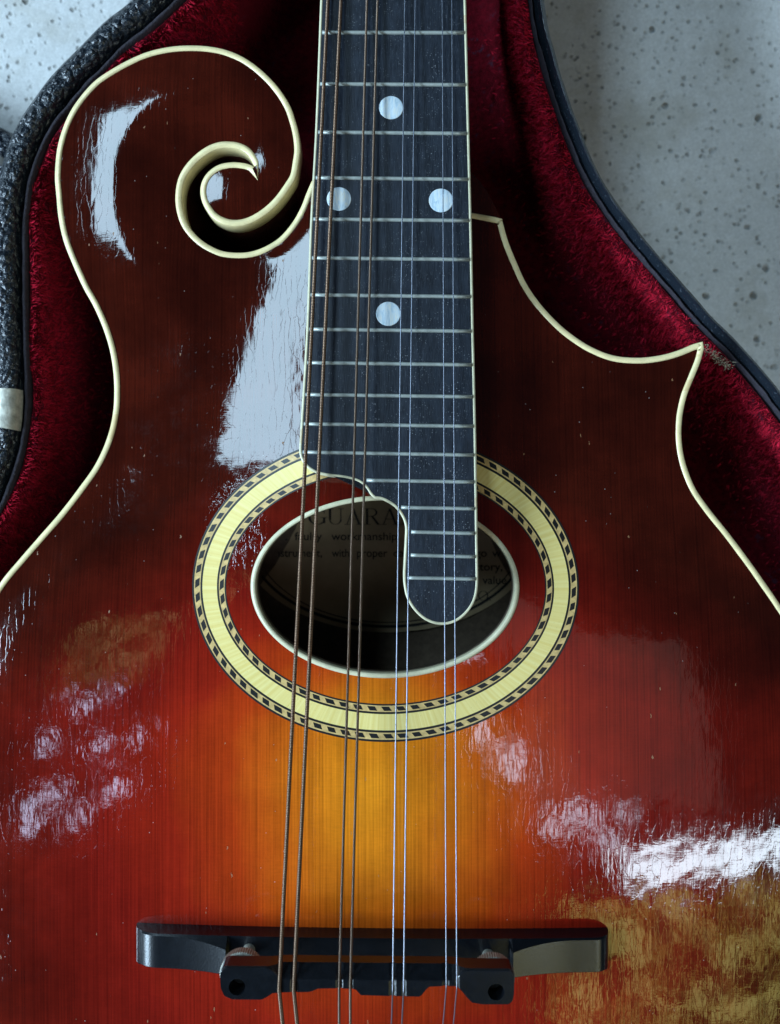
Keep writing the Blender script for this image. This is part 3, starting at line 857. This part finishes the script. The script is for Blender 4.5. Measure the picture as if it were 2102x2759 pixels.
# ---- fingerboard with binding, frets and dots
def make_board():
    pts = [tuple(p) for p in BOARD]; nb = len(pts)
    N = loop_normals(BOARD)
    inner = BOARD + N * .62
    V = [(x, y, zf(y)) for x, y in inner] + [(x, y, zf(y) - 4.6) for x, y in inner]
    Fc = [(i, (i + 1) % nb, nb + (i + 1) % nb, nb + i) for i in range(nb)]
    bm = bmesh.new()
    vs = [bm.verts.new((a * MM, b * MM, c * MM)) for a, b, c in V]
    for f in Fc: bm.faces.new([vs[i] for i in f])
    f = bm.faces.new(vs[:nb])
    bmesh.ops.triangulate(bm, faces=[f])
    bmesh.ops.recalc_face_normals(bm, faces=bm.faces)
    me = bpy.data.meshes.new('fingerboard'); bm.to_mesh(me); bm.free(); me.materials.append(M['ebony'])
    fb = obj('fingerboard', None, None, None, mando, mesh=me)
    # binding: slightly proud rounded edge
    V = []; Fc = []
    prof = [(.66, -.25), (.64, .03), (.35, .06), (.10, .0), (0, -.15), (0, -4.5)]
    for i in range(nb):
        for o_, dz in prof:
            p = BOARD[i] + N[i] * o_; V.append((p[0], p[1], zf(p[1]) + dz))
    m = len(prof)
    for i in range(nb):
        if i == nb - 1: continue
        for j in range(m - 1): Fc.append((i * m + j, i * m + j + 1, ((i + 1) % nb) * m + j + 1, ((i + 1) % nb) * m + j))
    obj('board_binding', V, Fc, 'board_binding', fb)
    # frets: left and right end in photo pixels
    fr = [(-53, -53), (88, 88.6), (226.5, 229), (356.5, 360), (479, 483.5), (590.5, 594.5), (695, 699.5), (794.5, 799.5), (887, 892.5), (977, 983), (1063, 1069), (1142, 1148.5), (1218, 1226)]
    ext = [(1294, 1298.5), (1367, 1370.5), (1433, 1437), (1495.5, 1500), (1556.5, 1560)]
    extl = [985, 1078, 1105, 1104, 1095]
    def edge(tab, y): return np.interp(y, [p[1] for p in tab], [p[0] for p in tab])
    rows = []
    for yl, yr in fr: rows.append(((edge(LE, yl) + 9, yl), (edge(RE[::-1], yr) - 8, yr)))
    for (yl, yr), xl in zip(ext, extl): rows.append(((xl + 3, yl), (edge(RE[::-1], yr) - 9, yr)))
    for (a, b) in rows:
        A = np.array(board_pt(*a)); B = np.array(board_pt(*b))
        prof = [(-.46, -.1), (-.42, .18), (-.25, .40), (0, .48), (.25, .40), (.42, .18), (.46, -.1)]
        V = []; Fc = []
        dy = np.array([0, 1, 0])
        for s in np.linspace(0, 1, 12):
            p = A + (B - A) * s
            endk = 1.0 if 0 < s < 1 else .9
            wear = .03 * mnoise.noise(Vector((p[0], p[1], 1)))
            for o_, dz in prof: V.append((p[0], p[1] + o_, p[2] + (dz + wear) * (endk if dz > 0 else 1)))
        m = len(prof)
        for i in range(11):
            for j in range(m - 1): Fc.append((i * m + j, (i + 1) * m + j, (i + 1) * m + j + 1, i * m + j + 1))
        Fc.append(tuple(range(m))); Fc.append(tuple(reversed(range(11 * m, 12 * m))))
        obj('fret', V, Fc, 'fret', fb)
    # pearl dots
    for px, py in ((1054, 290), (913.5, 536), (1188.5, 540), (1046.5, 845.5)):
        c = np.array(board_pt(px, py)); V = [(c[0], c[1], c[2] + .06)]; Fc = []; n = 36; r = 3.02
        for rr, dz in ((r - .15, .05), (r, .0), (r, -.3)):
            for i in range(n):
                th = 2 * math.pi * i / n; V.append((c[0] + rr * math.cos(th), c[1] + rr * math.sin(th), zf(c[1] + rr * math.sin(th)) + dz))
        for i in range(n): Fc.append((0, 1 + i, 1 + (i + 1) % n))
        for j in range(2):
            for i in range(n): Fc.append((1 + j * n + i, 1 + (j + 1) * n + i, 1 + (j + 1) * n + (i + 1) % n, 1 + j * n + (i + 1) % n))
        obj('dot_inlay', V, Fc, 'pearl', fb)
make_board()

# ---- bridge
ZS = 29.0                                               # saddle crest
def make_bridge():
    x0, x1 = -63.1, 54.1
    yn = lambda x: -102.9 - .008 * (x + 4)              # neck-side face
    xs = np.concatenate([x0 + 7 * (np.linspace(0, 1, 12) ** 1.6), np.linspace(x0 + 7.6, -40.2, 18), [-39.4, -39.0], np.linspace(-38, 28.0, 30), [29.0, 29.5], np.linspace(30.2, x1 - 4.2, 18),
                         x1 - 4 * (np.linspace(1, 0, 12) ** 1.6)])
    V = []; Fc = []
    hm = float(Hs(-4, -105))
    for x in xs:
        y0_ = yn(x)
        s = min((x - x0) / 6.5, (x1 - x) / 4.0, 1.0)
        hb = [float(Hs(x, y0_ - q)) + .02 for q in (0, 8.5)]
        he = 4.7 * math.sqrt(max(0, 1 - (1 - s) ** 2))
        ze = hb[0] + he
        boss = 0
        if x < -39.2: boss = 2.0 * max(0, (x + 55) / 15.8) ** 2
        elif x > 29.2: boss = 2.0 * max(0, (45 - x) / 15.8) ** 2
        low = 1.3 if -39.2 < x < 29.2 else 0
        zt = ze + boss - low * .4
        cham = .5 + boss * .9 + (1.6 if low else 0)
        V += [(x, y0_, hb[0]), (x, y0_ - .02 * he, max(hb[0], ze - .35 * (s > .3))), (x, y0_ - cham, zt), (x, y0_ - 8.2, zt - .05), (x, y0_ - 8.5, max(hb[1], zt - .4 * (s > .3))), (x, y0_ - 8.5, hb[1])]
    m = 6
    for i in range(len(xs) - 1):
        for j in range(m): Fc.append((i * m + j, i * m + (j + 1) % m, (i + 1) * m + (j + 1) % m, (i + 1) * m + j))
    Fc.append(tuple(range(m))); Fc.append(tuple(reversed(range((len(xs) - 1) * m, len(xs) * m))))
    base = obj('bridge_base', V, Fc, 'black_wood', mando)
    mod = base.modifiers.new('e', 'EDGE_SPLIT'); mod.split_angle = math.radians(32)
    # saddle
    k8 = lambda x, y: (300 + x * .8333, 2350 + y * .8333)
    tail = [(352, 360), (354, 385), (365, 403), (390, 414), (485, 415), (503, 406), (520, 394), (560, 391), (640, 390), (652, 386), (668, 379), (720, 378), (788, 380), (796, 388), (806, 400), (900, 403), (1000, 405),
            (1010, 392), (1026, 373), (1070, 371), (1112, 371), (1130, 382), (1148, 405), (1166, 424), (1200, 430), (1285, 430), (1298, 422), (1303, 400), (1303, 370)]
    tx = [bp(*k8(*p), ZS) for p in tail]
    tX = np.array([p[0] for p in tx]); tY = np.array([p[1] for p in tx]); tX = np.maximum.accumulate(tX + np.arange(len(tX)) * 1e-4)
    sx = np.concatenate([tX[0] + np.array([0, .05, .15, .35, .6, .95, 1.4]), np.linspace(tX[0] + 2, tX[-1] - 2, 110), tX[-1] - np.array([1.4, .95, .6, .35, .15, .05, 0])])
    V = []; Fc = []
    yN = lambda x: -101.9 - .010 * (x + 4)
    for x in sx:
        yt = np.interp(x, tX, tY)
        e = min(x - sx[0], sx[-1] - x); rnd = 0
        if e < 1.4: rnd = 1.4 - math.sqrt(max(0, 1.4 ** 2 - (1.4 - e) ** 2))
        yt = min(yt, yN(x) - 3) + rnd * 0.6
        mid = float(sstep(-27.5, -23.5, x) * sstep(17.5, 13.5, x))
        ycn = yN(x) - .25 - rnd - 2.35 * mid
        y0_ = yN(x) - rnd
        zt = ZS
        for sxp in STR_X: 
            if abs(x - sxp) < .42: zt = ZS - .28
        bot = ZS - 4.4 - 1.6 * mid
        V += [(x, y0_ - .6 * mid, bot), (x, y0_ - .3 * mid, zt - .5 - 2.2 * mid), (x, ycn, zt - .06), (x, ycn - .2, zt), (x, yt + .25, zt), (x, yt, zt - .25), (x, yt + .5 * mid, bot)]
    m = 7
    for i in range(len(sx) - 1):
        for j in range(m): Fc.append((i * m + j, i * m + (j + 1) % m, (i + 1) * m + (j + 1) % m, (i + 1) * m + j))
    Fc.append(tuple(range(m))); Fc.append(tuple(reversed(range((len(sx) - 1) * m, len(sx) * m))))
    bm = bmesh.new()
    vs = [bm.verts.new((a * MM, b * MM, c * MM)) for a, b, c in V]
    for f in Fc:
        try: bm.faces.new([vs[i] for i in f])
        except ValueError: pass
    bmesh.ops.recalc_face_normals(bm, faces=bm.faces)
    me = bpy.data.meshes.new('saddle'); bm.to_mesh(me); bm.free(); me.materials.append(M['black_wood'])
    sad = obj('saddle', None, None, None, base, mesh=me)
    posts = [(*bp(638.7, 2660, ZS),), (*bp(1337, 2673, ZS),)]
    for (x, y) in posts:
        bmc = bmesh.new()
        bmesh.ops.create_cone(bmc, cap_ends=True, segments=36, radius1=1.85 * MM, radius2=1.85 * MM, depth=20 * MM, matrix=Matrix.Translation((x * MM, y * MM, (ZS - 2) * MM)))
        mc = bpy.data.meshes.new('cut'); bmc.to_mesh(mc); bmc.free()
        oc = bpy.data.objects.new('cut', mc); COL.objects.link(oc); oc.parent = base; oc.hide_render = True
        b_ = sad.modifiers.new('b', 'BOOLEAN'); b_.object = oc; b_.operation = 'DIFFERENCE'; b_.solver = 'EXACT'
    bpy.context.view_layer.update()
    dg = bpy.context.evaluated_depsgraph_get()
    nm = bpy.data.meshes.new_from_object(sad.evaluated_get(dg))
    sad.modifiers.clear(); sad.data = nm; nm.name = 'saddle'
    for o in [o for o in bpy.data.objects if o.name.startswith('cut')]: bpy.data.objects.remove(o)
    # wheels and posts
    n = 56
    for (x, y) in posts:
        V = []; Fc = []; zc = 23.0
        for z, r0, kn in ((zc - 1.2, 4.6, 0), (zc - 1.0, 4.85, 1), (zc + 1.0, 4.85, 1), (zc + 1.25, 4.55, 0), (zc + 1.25, 1.5, 0)):
            for i in range(2 * n):
                th = math.pi * i / n; r = r0 + (.2 if i % 2 else 0) * kn
                V.append((x + r * math.cos(th), y + r * math.sin(th), z))
        for j in range(4):
            for i in range(2 * n): Fc.append((j * 2 * n + i, j * 2 * n + (i + 1) % (2 * n), (j + 1) * 2 * n + (i + 1) % (2 * n), (j + 1) * 2 * n + i))
        w = obj('thumb_wheel', V, Fc, 'wheel', base, smooth=False)
        V = []; Fc = []; q = 20; zs = np.arange(12.5, 25.0, .3)
        for k_, z in enumerate(zs):
            r = 1.5 - (.14 if k_ % 2 else 0)
            for i in range(q): V.append((x + r * math.cos(2 * math.pi * i / q), y + r * math.sin(2 * math.pi * i / q), z))
        for j in range(len(zs) - 1):
            for i in range(q): Fc.append((j * q + i, j * q + (i + 1) % q, (j + 1) * q + (i + 1) % q, (j + 1) * q + i))
        Fc.append(tuple(range((len(zs) - 1) * q, len(zs) * q)))
        obj('post', V, Fc, 'wheel', base, smooth=False)
top_x = [884, 919, 989, 1017.5, 1091, 1119, 1191.7, 1217.5]
sad_x = [752.5, 791.7, 914, 944, 1058, 1087.5, 1202.5, 1231]
sad_y = [2666, 2666, 2663, 2663, 2672, 2672, 2662, 2662]
end_x = [762, 801, 914, 944, 1055, 1083, 1194, 1222]
STR_X = [bp(x, y, ZS)[0] for x, y in zip(sad_x, sad_y)]
make_bridge()

# ---- strings
def make_strings():
    spec = [(.46, 'wound_bronze', 'thick wound bronze string')] * 2 + [(.30, 'wound_fine', 'thin wound brownish string')] * 2 + [(.155, 'steel', 'bright plain steel string')] * 2 + [(.125, 'steel', 'thinnest plain steel string')] * 2
    for xt, xs_, ys_, xe, (r, m_, lab) in zip(top_x, sad_x, sad_y, end_x, spec):
        zt = ZS - .15 + r * .6
        b = np.array([*bp(xs_, ys_, zt), zt])
        za = zf(136) + 1.5
        a = np.array([*bp(xt, 0, za), za])
        d = (a - b) / np.linalg.norm(a - b)
        far = a + d * 55
        q = np.array([*bp(xe, 2759, zt - 2.4), zt - 2.4])
        d2 = (q - b) / np.linalg.norm(q - b)
        tail = b + d2 * 95
        pts = [far, a, (a + b) / 2, b + d * .8, b + d * .2, b + d2 * .2, b + d2 * .8, q, tail]
        V, Fc = tube(pts, r, 12)
        o = obj('string', V, Fc, m_, mando); o['label'] = lab
make_strings()

# ---- paper label inside, seen through the soundhole
ZL = -46.6
def make_label():
    c = bp(1045, 1440, ZL); a, b = 48.0, 31.5
    n = 96; V = [(c[0], c[1], ZL)]; Fc = []
    for i in range(n): V.append((c[0] + a * math.cos(2 * math.pi * i / n), c[1] + b * math.sin(2 * math.pi * i / n), ZL))
    for i in range(n): Fc.append((0, 1 + i, 1 + (i + 1) % n))
    lb = obj('paper_label', V, Fc, 'paper', mando, smooth=False)
    lb['label'] = 'aged oval paper label glued inside, printed in black'
    for s, w in ((.955, .9), (.905, .35)):
        V = []; Fc = []
        for i in range(n):
            th = 2 * math.pi * i / n; ct, st = math.cos(th), math.sin(th)
            V += [(c[0] + (a * s - w) * ct, c[1] + (b * s - w) * st, ZL + .08), (c[0] + (a * s + w * 0) * ct, c[1] + (b * s) * st, ZL + .08)]
        for i in range(n): Fc.append((2 * i, 2 * i + 1, (2 * i + 3) % (2 * n), (2 * i + 2) % (2 * n)))
        obj('border_line', V, Fc, 'ink', lb, smooth=False)
    # serif capitals drawn as strokes on a 1 x 1 em: (x0,y0,x1,y1,width) and arcs (cx,cy,rx,ry,a0,a1,width)
    th_, hv = .035, .105
    G = {
        'G': (.78, [('a', .40, .5, .36, .5, 40, 318, hv), ('l', .70, .08, .70, .44, hv), ('l', .54, .44, .84, .44, th_), ('l', .70, .70, .70, .96, th_)]),
        'U': (.80, [('l', .18, .30, .18, 1, hv), ('l', .66, .30, .66, 1, th_ * 1.3), ('a', .42, .32, .245, .31, 180, 360, .07), ('l', .04, 1, .32, 1, th_), ('l', .54, 1, .80, 1, th_)]),
        'A': (.82, [('l', .40, 1, .13, 0, th_ * 1.3), ('l', .40, 1, .68, 0, hv), ('l', .22, .34, .58, .34, th_), ('l', .02, 0, .26, 0, th_), ('l', .54, 0, .82, 0, th_)]),
        'R': (.80, [('l', .20, 0, .20, 1, hv), ('a', .38, .76, .24, .24, -90, 90, .08), ('l', .20, 1, .40, 1, th_), ('l', .20, .52, .40, .52, th_), ('l', .42, .52, .70, 0, hv), ('l', .05, 0, .36, 0, th_), ('l', .62, 0, .80, 0, th_), ('l', .05, 1, .22, 1, th_)]),
        'N': (.84, [('l', .17, 0, .17, 1, th_ * 1.2), ('l', .17, 1, .67, 0, hv), ('l', .67, 0, .67, 1, th_ * 1.2), ('l', .04, 0, .30, 0, th_), ('l', .54, 1, .80, 1, th_), ('l', .04, 1, .2, 1, th_)]),
        'T': (.70, [('l', .35, 0, .35, 1, hv), ('l', .05, 1, .65, 1, th_), ('l', .05, 1, .05, .78, th_), ('l', .65, 1, .65, .78, th_), ('l', .2, 0, .5, 0, th_)]),
        'E': (.68, [('l', .18, 0, .18, 1, hv), ('l', .05, 0, .60, 0, th_), ('l', .05, 1, .58, 1, th_), ('l', .18, .52, .46, .52, th_), ('l', .60, 0, .60, .22, th_), ('l', .58, 1, .58, .80, th_)]),
        'C': (.76, [('a', .42, .5, .36, .5, 42, 318, hv), ('l', .69, .70, .69, .96, th_)]),
        'O': (.82, [('a', .41, .5, .36, .49, 0, 360, hv)]),
        '.': (.3, [('l', .12, .05, .2, .05, .1)]),
    }
    def serif(text, x, y, size, width=None):
        V = []; Fc = []
        adv = sum(G[ch][0] for ch in text)
        kx = (width / adv) if width else size
        cur = 0.0
        for ch in text:
            w_, st = G[ch]
            for s in st:
                if s[0] == 'l': pl = [(s[1], s[2]), (s[3], s[4])]; wd = s[5]; var = None
                else:
                    _, cx_, cy_, rx, ry, a0, a1, wd = s
                    ths = np.radians(np.linspace(a0, a1, 22)); pl = [(cx_ + rx * math.cos(t), cy_ + ry * math.sin(t)) for t in ths]; var = ths
                P = np.array(pl); T = np.gradient(P, axis=0); T /= np.linalg.norm(T, axis=1, keepdims=True) + 1e-9
                k0 = len(V)
                for i, p in enumerate(P):
                    ww = wd if var is None else wd * (.35 + .65 * abs(math.cos(var[i])))
                    nx, ny = -T[i][1] * ww / 2, T[i][0] * ww / 2
                    for sg in (1, -1):
                        V.append((x + (cur + p[0] + sg * nx) * kx, y + (p[1] + sg * ny) * size, ZL + .06 + .002 * len(Fc) % .03))
                for i in range(len(P) - 1): Fc.append((k0 + 2 * i, k0 + 2 * i + 1, k0 + 2 * i + 3, k0 + 2 * i + 2))
            cur += w_
        obj('printed_word', V, Fc, 'ink', lb, smooth=False)
    p0 = bp(831, 1413, ZL); p1 = bp(1252, 1413, ZL)
    serif('GUARANTEE', p0[0], p0[1], 5.1, p1[0] - p0[0])
    p0 = bp(1225, 1618, ZL); serif('CO.', bp(1262, 1618, ZL)[0], p0[1], 3.1, (bp(1326, 0, ZL) - bp(1262, 0, ZL))[0])
    words = [('against', 690, 775, 1455), ('faulty', 794, 868, 1455), ('workmanship', 893, 1070, 1455), ('this', 660, 722, 1500), ('instrument,', 736, 868, 1500), ('with', 894, 941, 1500), ('proper', 962, 1044, 1500),
             ('care', 1060, 1120, 1500), ('go', 1281, 1312, 1500), ('wrong', 1326, 1410, 1500), ('factory,', 1256, 1354, 1537), ('value.', 1300, 1371, 1573)]
    for wtxt, xa, xb, yb in words:
        cu = bpy.data.curves.new('txt', 'FONT'); cu.body = wtxt; cu.size = 1.0; cu.offset = .012
        to = bpy.data.objects.new('txt', cu); COL.objects.link(to)
        bpy.context.view_layer.update()
        me = bpy.data.meshes.new_from_object(to.evaluated_get(bpy.context.evaluated_depsgraph_get()))
        bpy.data.objects.remove(to)
        co = np.array([v.co[:] for v in me.vertices]); wd = co[:, 0].max() - co[:, 0].min()
        A = bp(xa, yb, ZL); B = bp(xb, yb, ZL); kx = (B[0] - A[0]) / wd; ky = 3.6
        x0_ = co[:, 0].min()
        for v, c_ in zip(me.vertices, co): v.co = ((A[0] + (c_[0] - x0_) * kx) * MM, (A[1] + c_[1] * ky) * MM, (ZL + .07) * MM)
        me.materials.clear(); me.materials.append(M['ink']); me.name = 'printed_word'
        obj('printed_word', None, None, None, lb, mesh=me)
make_label()
